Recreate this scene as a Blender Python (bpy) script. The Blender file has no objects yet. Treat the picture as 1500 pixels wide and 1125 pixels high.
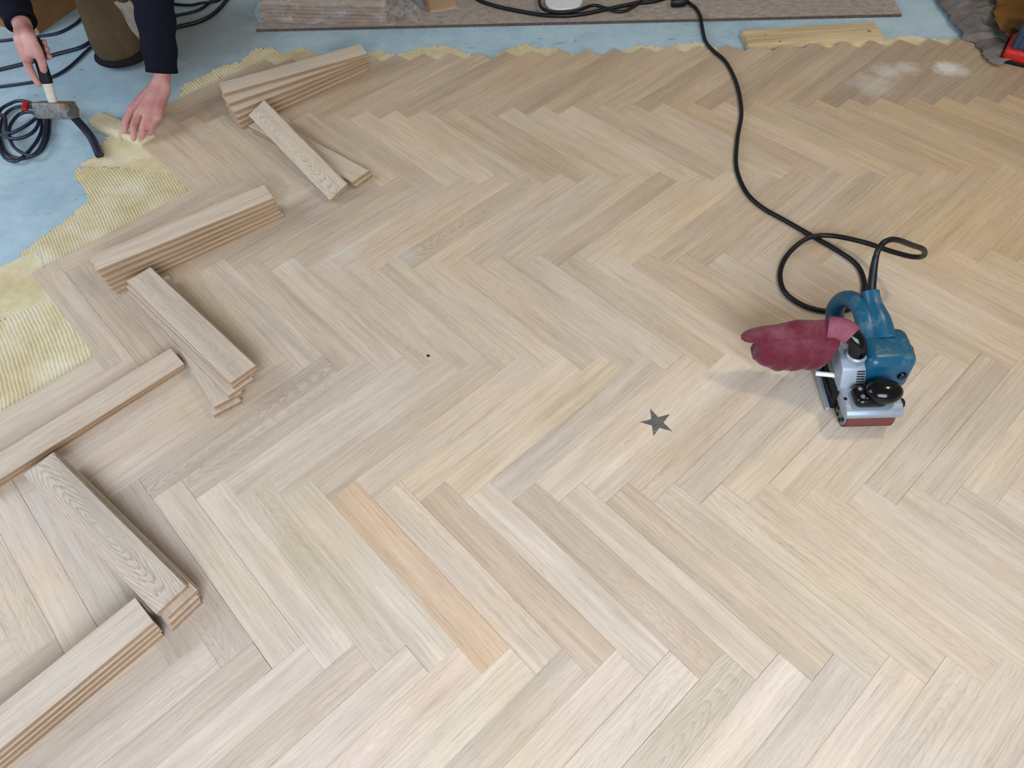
import bpy, bmesh, math, random
import numpy as np
from mathutils import Vector, Matrix, Euler, noise

scene = bpy.context.scene
col = scene.collection
R = math.radians

# ------------------------------------------------------------------ camera
CAM_H, PITCH, YAW, ROLL, FPX = 1.39513, 0.925887, -0.105229, -0.086052, 1072.092
fw = Vector((math.sin(YAW)*math.cos(PITCH), math.cos(YAW)*math.cos(PITCH), -math.sin(PITCH)))
rx = Vector((math.cos(YAW), -math.sin(YAW), 0)); up = rx.cross(fw)
rx2 = math.cos(ROLL)*rx + math.sin(ROLL)*up
up2 = -math.sin(ROLL)*rx + math.cos(ROLL)*up
cam = bpy.data.cameras.new('camera'); cam_ob = bpy.data.objects.new('camera', cam); col.objects.link(cam_ob)
m = Matrix((rx2, up2, -fw)).transposed().to_4x4(); m.translation = Vector((0, 0, CAM_H)); cam_ob.matrix_world = m
cam.sensor_width = 36; cam.lens = FPX*36/1500; cam.clip_start = .02; cam.clip_end = 60
scene.camera = cam_ob

# ------------------------------------------------------------------ light
world = bpy.data.worlds.new('world'); scene.world = world; world.use_nodes = True
bg = world.node_tree.nodes['Background']; bg.inputs[0].default_value = (1.0, .98, .95, 1); bg.inputs[1].default_value = .23

def area(name, loc, target, sx, sy, power, color):
    l = bpy.data.lights.new(name, 'AREA'); l.shape = 'RECTANGLE'; l.size = sx; l.size_y = sy; l.energy = power; l.color = color
    o = bpy.data.objects.new(name, l); col.objects.link(o); o.location = loc
    o.rotation_euler = (Vector(target)-Vector(loc)).to_track_quat('-Z', 'Y').to_euler()
    return o
def lamp(name, loc, power, color, r):
    l = bpy.data.lights.new(name, 'POINT'); l.energy = power; l.color = color; l.shadow_soft_size = r
    o = bpy.data.objects.new(name, l); col.objects.link(o); o.location = loc; return o
area('window_light_left', (-3.7, 1.1, 1.9), (-.6, .9, 0), 2.2, 1.8, 64, (.72, .84, 1.0))
area('window_light_behind', (.35, -1.75, 1.9), (.1, .6, 0), 2.2, 1.5, 138, (.745, .86, 1.0))
lamp('ceiling_lamp_light', (1.62, 1.50, 2.35), 62, (1.0, .85, .60), .13)

scene.view_settings.view_transform = 'Standard'; scene.view_settings.look = 'None'
scene.view_settings.exposure = 0.0; scene.view_settings.gamma = 1.0; scene.view_settings.use_curve_mapping = False

# ------------------------------------------------------------------ helpers
def tag(o, label=None, cat=None, group=None, kind=None):
    if label: o['label'] = label
    if cat: o['category'] = cat
    if group: o['group'] = group
    if kind: o['kind'] = kind
    return o
def empty(name, loc=(0, 0, 0), rz=0):
    o = bpy.data.objects.new(name, None); col.objects.link(o); o.location = loc; o.rotation_euler = (0, 0, rz)
    o.empty_display_size = .02; return o
def link(name, me, mat=None, parent=None, smooth=False):
    o = bpy.data.objects.new(name, me); col.objects.link(o)
    if mat is not None and not me.materials: me.materials.append(mat)
    if parent is not None: o.parent = parent
    if smooth:
        for p in me.polygons: p.use_smooth = True
    return o
def bm_obj(name, bm, mat, parent=None, smooth=False, autosmooth=None):
    me = bpy.data.meshes.new(name); bmesh.ops.recalc_face_normals(bm, faces=bm.faces); bm.to_mesh(me); bm.free()
    o = link(name, me, mat, parent, smooth)
    if autosmooth is not None:
        for p in me.polygons: p.use_smooth = True
        me.set_sharp_from_angle(angle=R(autosmooth))
    return o
def world_child(o, root_mw):          # vertices given in world space, parented to a moved root
    o.matrix_parent_inverse = root_mw.inverted(); return o

def add_box(bm, x0, x1, y0, y1, z0, z1):
    r = bmesh.ops.create_cube(bm, size=1)
    for v in r['verts']:
        v.co = Vector(((x0+x1)/2+v.co.x*(x1-x0), (y0+y1)/2+v.co.y*(y1-y0), (z0+z1)/2+v.co.z*(z1-z0)))
    return r['verts']
def rbox(x0, x1, y0, y1, z0, z1, b, seg=3):
    bm = bmesh.new(); add_box(bm, x0, x1, y0, y1, z0, z1)
    bmesh.ops.bevel(bm, geom=list(bm.edges), offset=b, segments=seg, profile=.5, affect='EDGES')
    return bm
def prism(prof, x0, x1, b=0, seg=2):   # profile in (y,z) swept along x
    bm = bmesh.new()
    a = [bm.verts.new((x0, y, z)) for y, z in prof]; c = [bm.verts.new((x1, y, z)) for y, z in prof]
    n = len(prof); bm.faces.new(a); bm.faces.new(c[::-1])
    for i in range(n): bm.faces.new((a[i], a[(i+1) % n], c[(i+1) % n], c[i]))
    if b: bmesh.ops.bevel(bm, geom=list(bm.edges), offset=b, segments=seg, profile=.5, affect='EDGES')
    return bm
def catmull(pts, n=8):
    pts = [Vector(p) for p in pts]; P = [2*pts[0]-pts[1]]+pts+[2*pts[-1]-pts[-2]]; out = []
    for i in range(1, len(P)-2):
        a, b, c, d = P[i-1], P[i], P[i+1], P[i+2]
        for k in range(n):
            t = k/n
            out.append(.5*((2*b)+(c-a)*t+(2*a-5*b+4*c-d)*t*t+(3*b-a-3*c+d)*t**3))
    out.append(pts[-1]); return out
def sweep(bm, path, radii, seg=10, squash=None):
    """tube along path (list of Vectors); radii scalar or list; squash=(a,b) ellipse in frame"""
    n = len(path)
    if not hasattr(radii, '__len__'): radii = [radii]*n
    t0 = (path[1]-path[0]).normalized(); ref = Vector((0, 0, 1)) if abs(t0.z) < .9 else Vector((1, 0, 0))
    nx = t0.cross(ref).normalized(); rings = []
    for i in range(n):
        t = (path[min(i+1, n-1)]-path[max(i-1, 0)]).normalized()
        nx = (nx - t*nx.dot(t)).normalized(); ny = t.cross(nx)
        a, b = squash if squash else (1, 1)
        rings.append([bm.verts.new(path[i]+(nx*math.cos(2*math.pi*k/seg)*a+ny*math.sin(2*math.pi*k/seg)*b)*radii[i]) for k in range(seg)])
    for i in range(n-1):
        for k in range(seg):
            bm.faces.new((rings[i][k], rings[i][(k+1) % seg], rings[i+1][(k+1) % seg], rings[i+1][k]))
    bm.faces.new(rings[0][::-1]); bm.faces.new(rings[-1]); return bm
def tube(pts, r, n=8, seg=10, squash=None):
    bm = bmesh.new(); return sweep(bm, catmull(pts, n), r, seg, squash)
def lathe(prof, seg=32, axis='Z'):     # profile (r, h)
    bm = bmesh.new(); rings = []
    for r, h in prof:
        if r < 1e-6: rings.append([bm.verts.new((0, 0, h))]); continue
        rings.append([bm.verts.new((r*math.cos(2*math.pi*k/seg), r*math.sin(2*math.pi*k/seg), h)) for k in range(seg)])
    for a, b in zip(rings, rings[1:]):
        for k in range(seg):
            k2 = (k+1) % seg
            if len(a) == 1 and len(b) == 1: continue
            if len(a) == 1: bm.faces.new((a[0], b[k2], b[k]))
            elif len(b) == 1: bm.faces.new((a[k], a[k2], b[0]))
            else: bm.faces.new((a[k], a[k2], b[k2], b[k]))
    if len(rings[0]) > 1: bm.faces.new(rings[0][::-1])
    if len(rings[-1]) > 1: bm.faces.new(rings[-1])
    if axis == 'X': bmesh.ops.rotate(bm, verts=bm.verts, cent=(0, 0, 0), matrix=Matrix.Rotation(R(90), 3, 'Y'))
    if axis == 'Y': bmesh.ops.rotate(bm, verts=bm.verts, cent=(0, 0, 0), matrix=Matrix.Rotation(R(-90), 3, 'X'))
    return bm
def moved(bm, v):
    bmesh.ops.translate(bm, verts=bm.verts, vec=v); return bm
def ellipsoid(c, r, seg=24):
    bm = bmesh.new(); bmesh.ops.create_uvsphere(bm, u_segments=seg, v_segments=seg//2, radius=1)
    for v in bm.verts: v.co = Vector((c[0]+v.co.x*r[0], c[1]+v.co.y*r[1], c[2]+v.co.z*r[2]))
    return bm

# ------------------------------------------------------------------ materials
def lin(c): return tuple((x/12.92 if x <= .04045 else ((x+.055)/1.055)**2.4) for x in [v/255 for v in c])
class NT:
    def __init__(s, name, rough=.5, spec=.5, metal=0):
        s.m = bpy.data.materials.new(name); s.m.use_nodes = True; s.t = s.m.node_tree; s.b = s.t.nodes['Principled BSDF']
        s.b.inputs['Roughness'].default_value = rough; s.b.inputs['Specular IOR Level'].default_value = spec; s.b.inputs['Metallic'].default_value = metal
    def n(s, typ, **kw):
        nd = s.t.nodes.new(typ)
        for k, v in kw.items(): setattr(nd, k, v)
        return nd
    def l(s, a, b): s.t.links.new(a, b)
    def setin(s, nd, key, val):
        if hasattr(val, 'is_output') or isinstance(val, bpy.types.NodeSocket): s.l(val, nd.inputs[key])
        else: nd.inputs[key].default_value = val
    def math(s, op, a, b=None, c=None, clamp=False):
        nd = s.n('ShaderNodeMath', operation=op, use_clamp=clamp); s.setin(nd, 0, a)
        if b is not None: s.setin(nd, 1, b)
        if c is not None: s.setin(nd, 2, c)
        return nd.outputs[0]
    def vmath(s, op, a, b):
        nd = s.n('ShaderNodeVectorMath', operation=op); s.setin(nd, 0, a); s.setin(nd, 1, b); return nd.outputs[0]
    def noise(s, vec, scale, detail=4, rough=.5, dist=0):
        nd = s.n('ShaderNodeTexNoise'); s.l(vec, nd.inputs['Vector']); nd.inputs['Scale'].default_value = scale
        nd.inputs['Detail'].default_value = detail; nd.inputs['Roughness'].default_value = rough; nd.inputs['Distortion'].default_value = dist
        return nd.outputs['Fac']
    def ramp(s, fac, stops):
        nd = s.n('ShaderNodeValToRGB'); s.l(fac, nd.inputs[0]); e = nd.color_ramp.elements
        while len(e) < len(stops): e.new(.5)
        for k, (p, c) in enumerate(stops):
            e[k].position = p; e[k].color = (*c, 1) if len(c) == 3 else c
        return nd.outputs[0]
    def mix(s, fac, a, b, blend='MIX'):
        nd = s.n('ShaderNodeMix', data_type='RGBA', blend_type=blend); s.setin(nd, 0, fac)
        s.setin(nd, 6, a if not isinstance(a, tuple) else (*a[:3], 1)); s.setin(nd, 7, b if not isinstance(b, tuple) else (*b[:3], 1)); return nd.outputs[2]
    def obj(s): return s.n('ShaderNodeTexCoord').outputs['Object']
    def pos(s): return s.n('ShaderNodeNewGeometry').outputs['Position']
    def scale(s, v, sc):
        return s.vmath('MULTIPLY', v, sc)
    def color(s, c):
        if isinstance(c, tuple): s.b.inputs['Base Color'].default_value = (*c[:3], 1)
        else: s.l(c, s.b.inputs['Base Color'])
    def bump(s, h, strength=.2, dist=.001):
        nd = s.n('ShaderNodeBump'); nd.inputs['Strength'].default_value = strength; nd.inputs['Distance'].default_value = dist
        s.l(h, nd.inputs['Height']); s.l(nd.outputs[0], s.b.inputs['Normal'])

def grey(v): return (v, v, v)

def oak(name, dust=False):
    k = NT(name, .52, .35)
    info = k.n('ShaderNodeObjectInfo'); rnd = info.outputs['Random']
    off = k.n('ShaderNodeCombineXYZ')
    k.l(k.math('MULTIPLY', rnd, 37.3), off.inputs[0]); k.l(k.math('MULTIPLY', rnd, 91.7), off.inputs[1]); k.l(k.math('MULTIPLY', rnd, 13.1), off.inputs[2])
    p = k.vmath('ADD', k.obj(), off.outputs[0])
    # gentle waviness of the fibres
    wob = k.noise(k.scale(p, (5, 5, 5)), 1.0, 2)
    wv = k.n('ShaderNodeCombineXYZ'); k.l(k.math('MULTIPLY', k.math('SUBTRACT', wob, .5), .010), wv.inputs[1])
    p2 = k.vmath('ADD', p, wv.outputs[0])
    fine = k.noise(k.scale(p2, (7, 190, 40)), 1.0, 5, .6)
    broad = k.noise(k.scale(p2, (1.6, 34, 8)), 1.0, 3, .5)
    patch = k.noise(k.scale(p, (5, 14, 6)), 1.0, 2, .5)
    pores = k.noise(k.scale(p2, (26, 760, 60)), 1.0, 2, .5)
    # flat-sawn cathedral figure: elongated distorted rings
    loc = k.obj(); sh = k.n('ShaderNodeCombineXYZ')
    k.l(k.math('MULTIPLY', k.math('SUBTRACT', rnd, .5), .5), sh.inputs[0]); k.l(k.math('MULTIPLY', k.math('SUBTRACT', rnd, .4), .04), sh.inputs[1])
    q = k.scale(k.vmath('ADD', loc, sh.outputs[0]), (5.5, 42, 1))
    q = k.vmath('ADD', q, k.vmath('MULTIPLY', k.n('ShaderNodeCombineXYZ').outputs[0], (0, 0, 0)))
    wav = k.n('ShaderNodeTexWave', wave_type='RINGS', rings_direction='Z', wave_profile='SAW'); k.l(q, wav.inputs['Vector'])
    wav.inputs['Scale'].default_value = 2.0; wav.inputs['Distortion'].default_value = 9; wav.inputs['Detail'].default_value = 4; wav.inputs['Detail Scale'].default_value = .7
    cath = k.ramp(wav.outputs['Fac'], [(.0, grey(1)), (.55, grey(.93)), (.9, grey(.66)), (1, grey(.9))])
    c = k.ramp(fine, [(.25, lin((196, 178, 160))), (.5, lin((211, 195, 179))), (.75, lin((219, 206, 193)))])
    c = k.mix(.9, c, k.ramp(broad, [(.3, grey(.85)), (.5, grey(.98)), (.7, grey(1.06))]), 'MULTIPLY')
    c = k.mix(.8, c, k.ramp(patch, [(.3, (.93, .92, .90)), (.7, (1.05, 1.04, 1.03))]), 'MULTIPLY')
    c = k.mix(1.0, c, k.ramp(pores, [(.29, grey(.74)), (.40, grey(1))]), 'MULTIPLY')
    c = k.mix(info.outputs['Alpha'], c, k.mix(1.0, c, cath, 'MULTIPLY'))
    c = k.mix(1.0, c, info.outputs['Color'], 'MULTIPLY')
    if dust:
        w = k.pos()
        tone = k.noise(k.scale(w, (2.2, 2.2, 2.2)), 1.0, 3, .55)
        c = k.mix(.75, c, k.ramp(tone, [(.34, (.99, .935, .83)), (.5, (1, .995, .985)), (.64, (.98, .98, 1.01))]), 'MULTIPLY')
        # scattered white sanding / filler dust
        tot = None
        for (dx, dy, dr, da) in [(1.10, 2.345, .06, .55), (1.165, 2.365, .05, .55), (1.035, 2.275, .085, .42), (1.30, 2.355, .055, .95), (1.33, 2.335, .04, .6),
                                 (-.60, 1.50, .06, .30), (-.42, 1.49, .05, .26), (-.75, 1.46, .04, .2)]:
            nd = k.n('ShaderNodeVectorMath', operation='DISTANCE'); k.l(w, nd.inputs[0]); nd.inputs[1].default_value = (dx, dy, 0)
            nz = k.noise(k.scale(w, (26, 26, 26)), 1.0, 4, .65)
            f = k.math('SUBTRACT', 1.0, k.math('DIVIDE', nd.outputs['Value'], dr))
            f = k.math('MULTIPLY', k.math('ADD', f, k.math('MULTIPLY', k.math('SUBTRACT', nz, .5), 1.3)), da*1.6, clamp=True)
            f = k.math('MINIMUM', f, da)
            tot = f if tot is None else k.math('MAXIMUM', tot, f)
        c = k.mix(tot, c, lin((214, 210, 202)))
    k.color(c); k.bump(fine, .06, .0005)
    rr = k.ramp(patch, [(.3, grey(.44)), (.7, grey(.60))]); k.l(rr, k.b.inputs['Roughness'])
    return k.m
M = {}
M['floor_oak'] = oak('sanded_oak', True)
M['oak'] = oak('loose_oak')
k = NT('oak_core', .7, .2); o = k.obj(); a = k.noise(k.scale(o, (6, 120, 160)), 1, 4, .6)
k.color(k.ramp(a, [(.3, lin((152, 128, 104))), (.7, lin((180, 156, 130)))])); k.color(k.mix(1.0, k.b.inputs['Base Color'].links[0].from_socket, k.n('ShaderNodeObjectInfo').outputs['Color'], 'MULTIPLY')); M['oak_core'] = k.m

def simple(name, c, rough=.5, spec=.5, metal=0, var=.12, nscale=40, bump=0, bdist=.001, coat=0):
    k = NT(name, rough, spec, metal); c = lin(c)
    nz = k.noise(k.obj(), nscale, 4, .6)
    k.color(k.mix(1.0, c, k.ramp(nz, [(.3, grey(1-var)), (.7, grey(1+var))]), 'MULTIPLY'))
    if bump: k.bump(nz, bump, bdist)
    if coat: k.b.inputs['Coat Weight'].default_value = coat; k.b.inputs['Coat Roughness'].default_value = .1
    return k.m

# primed screed: pale blue-grey, mottled, scuffed
k = NT('primed_screed', .55, .4)
w = k.pos(); a = k.noise(k.scale(w, (2.3, 2.3, 1)), 1, 5, .6); b = k.noise(k.scale(w, (14, 18, 1)), 1, 6, .7); s = k.noise(k.scale(w, (9, 26, 1)), 1, 8, .75, 1.5)
c = k.ramp(a, [(.3, lin((154, 180, 192))), (.5, lin((174, 198, 208))), (.72, lin((192, 210, 216)))])
c = k.mix(.7, c, k.ramp(b, [(.35, grey(.86)), (.6, grey(1.05))]), 'MULTIPLY')
c = k.mix(1.0, c, k.ramp(s, [(.335, grey(.42)), (.385, grey(1))]), 'MULTIPLY')
# greyer patch of screed under and behind the worker's arm
wd = k.n('ShaderNodeVectorMath', operation='DISTANCE'); k.l(w, wd.inputs[0]); wd.inputs[1].default_value = (-1.38, 2.75, 0)
grey_patch = k.math('MULTIPLY', k.math('ADD', k.math('SUBTRACT', 1.0, k.math('DIVIDE', wd.outputs['Value'], .42)), k.math('SUBTRACT', b, .45)), 1.5, clamp=True)
c = k.mix(k.math('MULTIPLY', grey_patch, .75), c, lin((122, 124, 120)))
k.color(c); k.bump(b, .25, .002); M['screed'] = k.m

k = NT('adhesive', .42, .5)
a = k.noise(k.obj(), 9, 4, .6); b = k.noise(k.obj(), 60, 3, .6)
c = k.ramp(a, [(.3, lin((204, 182, 134))), (.55, lin((218, 203, 164))), (.75, lin((228, 217, 194)))])
k.color(k.mix(.5, c, k.ramp(b, [(.3, grey(.85)), (.7, grey(1.08))]), 'MULTIPLY')); k.bump(b, .2, .001); M['glue'] = k.m

k = NT('chipboard', .8, .2)
o = k.obj(); a = k.noise(k.scale(o, (30, 70, 1)), 1, 6, .7, .6); b = k.noise(k.scale(o, (170, 190, 100)), 1, 3, .6); g = k.noise(k.scale(o, (2, 5, 1)), 1, 3)
c = k.ramp(a, [(.3, lin((140, 124, 112))), (.5, lin((168, 154, 142))), (.7, lin((186, 174, 164)))])
c = k.mix(.8, c, k.ramp(b, [(.32, grey(.6)), (.5, grey(1)), (.7, grey(1.1))]), 'MULTIPLY')
c = k.mix(.6, c, k.ramp(g, [(.3, grey(.85)), (.7, grey(1.1))]), 'MULTIPLY')
k.color(c); k.bump(a, .3, .001); M['chipboard'] = k.m

k = NT('pine', .6, .3)
o = k.obj(); a = k.noise(k.scale(o, (4, 90, 20)), 1, 5, .6); b = k.noise(k.scale(o, (3, 9, 5)), 1, 3)
c = k.ramp(a, [(.3, lin((176, 150, 112))), (.55, lin((206, 182, 142))), (.75, lin((216, 196, 158)))])
k.color(k.mix(.7, c, k.ramp(b, [(.3, (.88, .85, .8)), (.6, (1.03, 1.03, 1.03))]), 'MULTIPLY')); M['pine'] = k.m
M['dark_edge'] = simple('dirty_board_edge', (92, 78, 72), .9, .1, 0, .3, 90)

M['rubber'] = simple('black_rubber', (15, 15, 18), .42, .35, 0, .15, 60)
M['navy_rubber'] = simple('navy_rubber', (30, 36, 54), .42, .5, 0, .2, 50)
M['teal'] = None
k = NT('teal_plastic', .38, .5)
o = k.obj(); n1 = k.noise(o, 28, 5, .65, .4); n2 = k.noise(o, 9, 3); nn = k.n('ShaderNodeNewGeometry').outputs['Normal']
sep = k.n('ShaderNodeSeparateXYZ'); k.l(nn, sep.inputs[0])
c = k.mix(.6, lin((12, 80, 108)), k.ramp(n2, [(.3, grey(.8)), (.7, grey(1.15))]), 'MULTIPLY')
dustf = k.math('MULTIPLY', k.ramp(n1, [(.54, grey(0)), (.74, grey(.5))]), k.math('MULTIPLY', sep.outputs[2], .8, clamp=True))
k.color(k.mix(dustf, c, lin((150, 160, 150))))
k.l(k.math('ADD', .34, k.math('MULTIPLY', dustf, .6)), k.b.inputs['Roughness']); M['teal'] = k.m
M['alu'] = simple('dusty_aluminium', (150, 158, 168), .45, .5, .35, .07, 45, .1)
M['alu_dark'] = simple('grey_aluminium', (118, 124, 130), .45, .5, .4, .15, 45)
M['gloss_black'] = simple('gloss_black_plastic', (7, 7, 9), .16, .4, 0, .1, 30)
M['matt_black'] = simple('matt_black_plastic', (18, 18, 20), .6, .25, 0, .2, 40)
M['abrasive'] = simple('abrasive_belt', (112, 66, 60), .95, .1, 0, .25, 400, .6, .001)
k = NT('maroon_cloth', .9, .15); o = k.obj(); wv = k.noise(k.scale(o, (500, 500, 500)), 1, 2); du = k.noise(o, 18, 5, .7)
gm = k.n('ShaderNodeNewGeometry'); sp = k.n('ShaderNodeSeparateXYZ'); k.l(gm.outputs['Normal'], sp.inputs[0])
c = k.mix(.5, lin((96, 25, 40)), k.ramp(wv, [(.3, grey(.8)), (.7, grey(1.2))]), 'MULTIPLY')
f = k.math('MULTIPLY', k.ramp(du, [(.40, grey(.02)), (.75, grey(.5))]), k.math('ADD', k.math('MULTIPLY', sp.outputs[2], .6), .10, clamp=True))
k.color(k.mix(f, c, lin((172, 124, 132)))); k.bump(wv, .3, .0008); k.b.inputs['Sheen Weight'].default_value = .2; M['maroon'] = k.m
M['pink_cloth'] = simple('dusty_pink_cloth', (140, 80, 94), .9, .1, 0, .2, 60, .3)
M['white_plastic'] = simple('white_plastic', (222, 222, 220), .35, .5, 0, .04, 20)
k = NT('star_metal', .4, .5, .3); o = k.obj(); st = k.noise(k.scale(o, (30, 400, 1)), 1, 4); 
mp = k.n('ShaderNodeMapping'); mp.inputs['Rotation'].default_value = (0, 0, R(-25)); k.l(o, mp.inputs[0]); st = k.noise(k.scale(mp.outputs[0], (20, 320, 1)), 1, 4)
k.color(k.ramp(st, [(.3, lin((74, 75, 72))), (.7, lin((134, 133, 127)))])); M['star'] = k.m

k = NT('skin', .5, .4); o = k.obj(); n1 = k.noise(o, 18, 3); n2 = k.noise(o, 120, 3)
c = k.ramp(n1, [(.3, lin((178, 116, 110))), (.55, lin((196, 142, 134))), (.75, lin((206, 158, 148)))])
k.color(k.mix(.4, c, k.ramp(n2, [(.3, grey(.88)), (.7, grey(1.08))]), 'MULTIPLY')); k.b.inputs['Subsurface Weight'].default_value = .08
k.b.inputs['Subsurface Radius'].default_value = (.01, .004, .002); k.bump(n2, .15, .001); M['skin'] = k.m
def cloth(name, c, var=.15):
    k = NT(name, .92, .12); o = k.obj(); a = k.noise(k.scale(o, (700, 700, 700)), 1, 2); b = k.noise(o, 9, 4, .6)
    cc = k.mix(.6, lin(c), k.ramp(b, [(.3, grey(1-var)), (.7, grey(1+var))]), 'MULTIPLY')
    k.color(k.mix(.5, cc, k.ramp(a, [(.3, grey(.85)), (.7, grey(1.15))]), 'MULTIPLY')); k.bump(b, .5, .01); return k.m
M['jacket'] = cloth('black_jacket_cloth', (20, 22, 32)); M['trousers'] = cloth('brown_trouser_cloth', (86, 70, 50), .2)
M['grey_cloth'] = cloth('grey_cloth', (150, 138, 126)); M['hair'] = simple('dark_hair', (44, 32, 24), .7, .3, 0, .3, 200, .5)
M['boot'] = cloth('dark_boot_leather', (30, 28, 28))
M['steel'] = simple('worn_steel', (112, 110, 108), .5, .5, .55, .3, 50, .15)
k = NT('rusty_steel', .55, .5, .4); o = k.obj(); a = k.noise(o, 70, 5, .65); b = k.noise(o, 26, 3)
c = k.ramp(a, [(.3, lin((84, 84, 84))), (.6, lin((136, 134, 130)))]); k.color(k.mix(k.ramp(b, [(.55, grey(0)), (.7, grey(.8))]), c, lin((140, 84, 36)))); M['rusty'] = k.m
M['ash_handle'] = simple('worn_white_handle', (206, 198, 184), .6, .3, 0, .14, 40)
M['cream_wood'] = simple('cream_beech', (214, 200, 166), .6, .3, 0, .07, 30)
M['red'] = simple('red_plastic', (186, 22, 20), .45, .5, 0, .12, 40)
M['cardboard'] = simple('brown_cardboard', (146, 104, 64), .85, .2, 0, .12, 14)
M['pale_cardboard'] = simple('pale_cardboard', (190, 160, 126), .9, .1, 0, .1, 200)
M['kraft'] = simple('brown_kraft_paper', (112, 78, 38), .85, .15, 0, .25, 14, .4, .01)
M['blue_plastic'] = None
k = NT('dusty_navy_plastic', .5, .5); o = k.obj(); a = k.noise(k.scale(o, (30, 30, 6)), 1, 5, .65)
k.color(k.ramp(a, [(.4, lin((34, 52, 72))), (.6, lin((54, 74, 94))), (.75, lin((150, 158, 160)))])); M['blue_plastic'] = k.m
k = NT('dusty_film', .5, .4); o = k.obj(); a = k.noise(o, 12, 6, .65)
k.color(k.ramp(a, [(.3, lin((92, 84, 80))), (.6, lin((126, 118, 114))), (.8, lin((150, 144, 140)))]))
k.b.inputs['Transmission Weight'].default_value = 0; k.b.inputs['Alpha'].default_value = .9; k.bump(a, .4, .006); M['dusty_film'] = k.m
k = NT('clear_film', .12, .5); o = k.obj(); a = k.noise(k.scale(o, (14, 30, 30)), 1, 5, .65, .8)
k.color((.9, .9, .9)); al = k.ramp(a, [(.35, grey(.06)), (.6, grey(.22)), (.75, grey(.5))]); k.l(al, k.b.inputs['Alpha']); k.bump(a, 1.0, .012)
k.b.inputs['Specular IOR Level'].default_value = .8; M['film'] = k.m

# ------------------------------------------------------------------ setting: screed + parquet
ZS = -.016                     # top of the screed; parquet surface is z = 0
bm = bmesh.new(); add_box(bm, -7, 7, -4, 9, ZS-.1, ZS)
floor = tag(bm_obj('floor', bm, M['screed']), 'pale blue primed screed subfloor with scuffs and scratches', kind='structure')

W, L, S2 = .07, .5, math.sqrt(2); PH, V0 = .0568566, 2.497916
parq = empty('floor_parquet', (0, 0, ZS)); tag(parq, 'sanded oak parquet floor laid in a herringbone pattern', kind='structure')
def floor_plank_mesh(g, b):
    h = .012
    bm = bmesh.new(); add_box(bm, -L/2+g, L/2-g, -W/2+g, W/2-g, -h, 0)
    e = [e for e in bm.edges if all(abs(v.co.z) < 1e-6 for v in e.verts)]
    bmesh.ops.bevel(bm, geom=e, offset=b, segments=1, affect='EDGES')
    me = bpy.data.meshes.new('plank'); bm.to_mesh(me); bm.free(); me.materials.append(M['floor_oak']); return me
FPMS = [floor_plank_mesh(.00005, .0002), floor_plank_mesh(.00014, .0003), floor_plank_mesh(.0004, .0004)]
rng = random.Random(11)
TINTS = [((1.0, .99, .98), 5), ((1.02, .985, .96), 5), ((1.01, 1.0, .955), 4), ((.95, .94, .935), 3), ((.95, .91, .86), 3), ((1.05, 1.03, 1.01), 4), ((.91, .885, .85), 2)]
def pick():
    t = rng.choices([t for t, _ in TINTS], [w for _, w in TINTS])[0]; f = rng.uniform(.965, 1.03)
    return [x*f for x in t]
OVER = {(5, -2): (1.0, .87, .74), (5, -1): (1.04, 1.0, .96), (5, 0): (.90, .83, .76), (5, 1): (1.04, 1.03, 1.02), (5, 2): (.90, .84, .78), (5, 3): (.99, .95, .91), (5, 4): (.93, .88, .82),
        (5, -3): (1.02, 1.03, 1.0), (5, -4): (.98, .99, .95), (5, -5): (1.06, 1.06, 1.06), (5, -6): (1.0, .99, .95), (5, -7): (.86, .85, .85), (5, -8): (.84, .83, .82),
        (4, -7): (.9, .88, .86), (4, -6): (.93, .91, .89), (4, 2): (1.07, 1.04, 1.0), (4, 3): (1.06, 1.04, 1.02), (4, -1): (1.04, 1.0, .92), (4, 0): (1.03, .98, .88),
        (6, -3): (1.06, 1.0, .97), (6, 1): (1.06, 1.05, 1.04), (6, 3): (1.08, 1.06, 1.04), (3, 5): (.92, .88, .84), (3, 3): (.93, .9, .85), (2, 4): (1.05, 1.02, .96), (2, -3): (1.04, .99, .93)}
CATH = {(4, -7): .8, (4, -6): .4, (2, -2): .7, (3, -9): .35, (5, -7): .3, (5, 2): .3, (6, 2): .5}
ranges = {0: (-12, 22), 1: (-12, 24), 2: (-12, 22), 3: (-12, 24), 4: (-13, 20), 5: (-14, 21), 6: (-12, 17), 7: (-8, 13)}
for n, (i0, i1) in ranges.items():
    v = V0-n*L/S2
    for i in range(i0, i1+1):
        if n % 2 == 0:
            ex, ey = PH+(i+.75)*W*S2, v+W/S2/2; d = (-1/S2, -1/S2); ang = R(45)
        else:
            ex, ey = PH-L/S2+(i+.25)*W*S2, v+W/S2/2; d = (1/S2, -1/S2); ang = R(-45)
        o = bpy.data.objects.new('plank', rng.choices(FPMS, [4, 4, 2])[0]); col.objects.link(o); o.parent = parq
        o.location = (ex+d[0]*L/2, ey+d[1]*L/2, -ZS - rng.uniform(0, .00025)); o.rotation_euler = (0, 0, ang + (math.pi if rng.random() < .5 else 0))
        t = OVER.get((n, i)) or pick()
        px_ = o.location.x; e_r = max(0, min(1, (px_-.2)/1.2))               # far and right-hand planks less sanded, with room light falloff painted in
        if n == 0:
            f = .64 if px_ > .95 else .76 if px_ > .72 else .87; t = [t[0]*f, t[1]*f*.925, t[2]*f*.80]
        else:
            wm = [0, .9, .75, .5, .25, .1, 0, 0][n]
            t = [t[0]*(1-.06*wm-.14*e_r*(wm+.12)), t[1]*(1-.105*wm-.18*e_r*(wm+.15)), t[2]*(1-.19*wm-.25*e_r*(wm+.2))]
        a_ = CATH.get((n, i), rng.choice([0, 0, 0, .12, .25]))
        o.color = (*[min(1.2, x) for x in t], a_)

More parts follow.
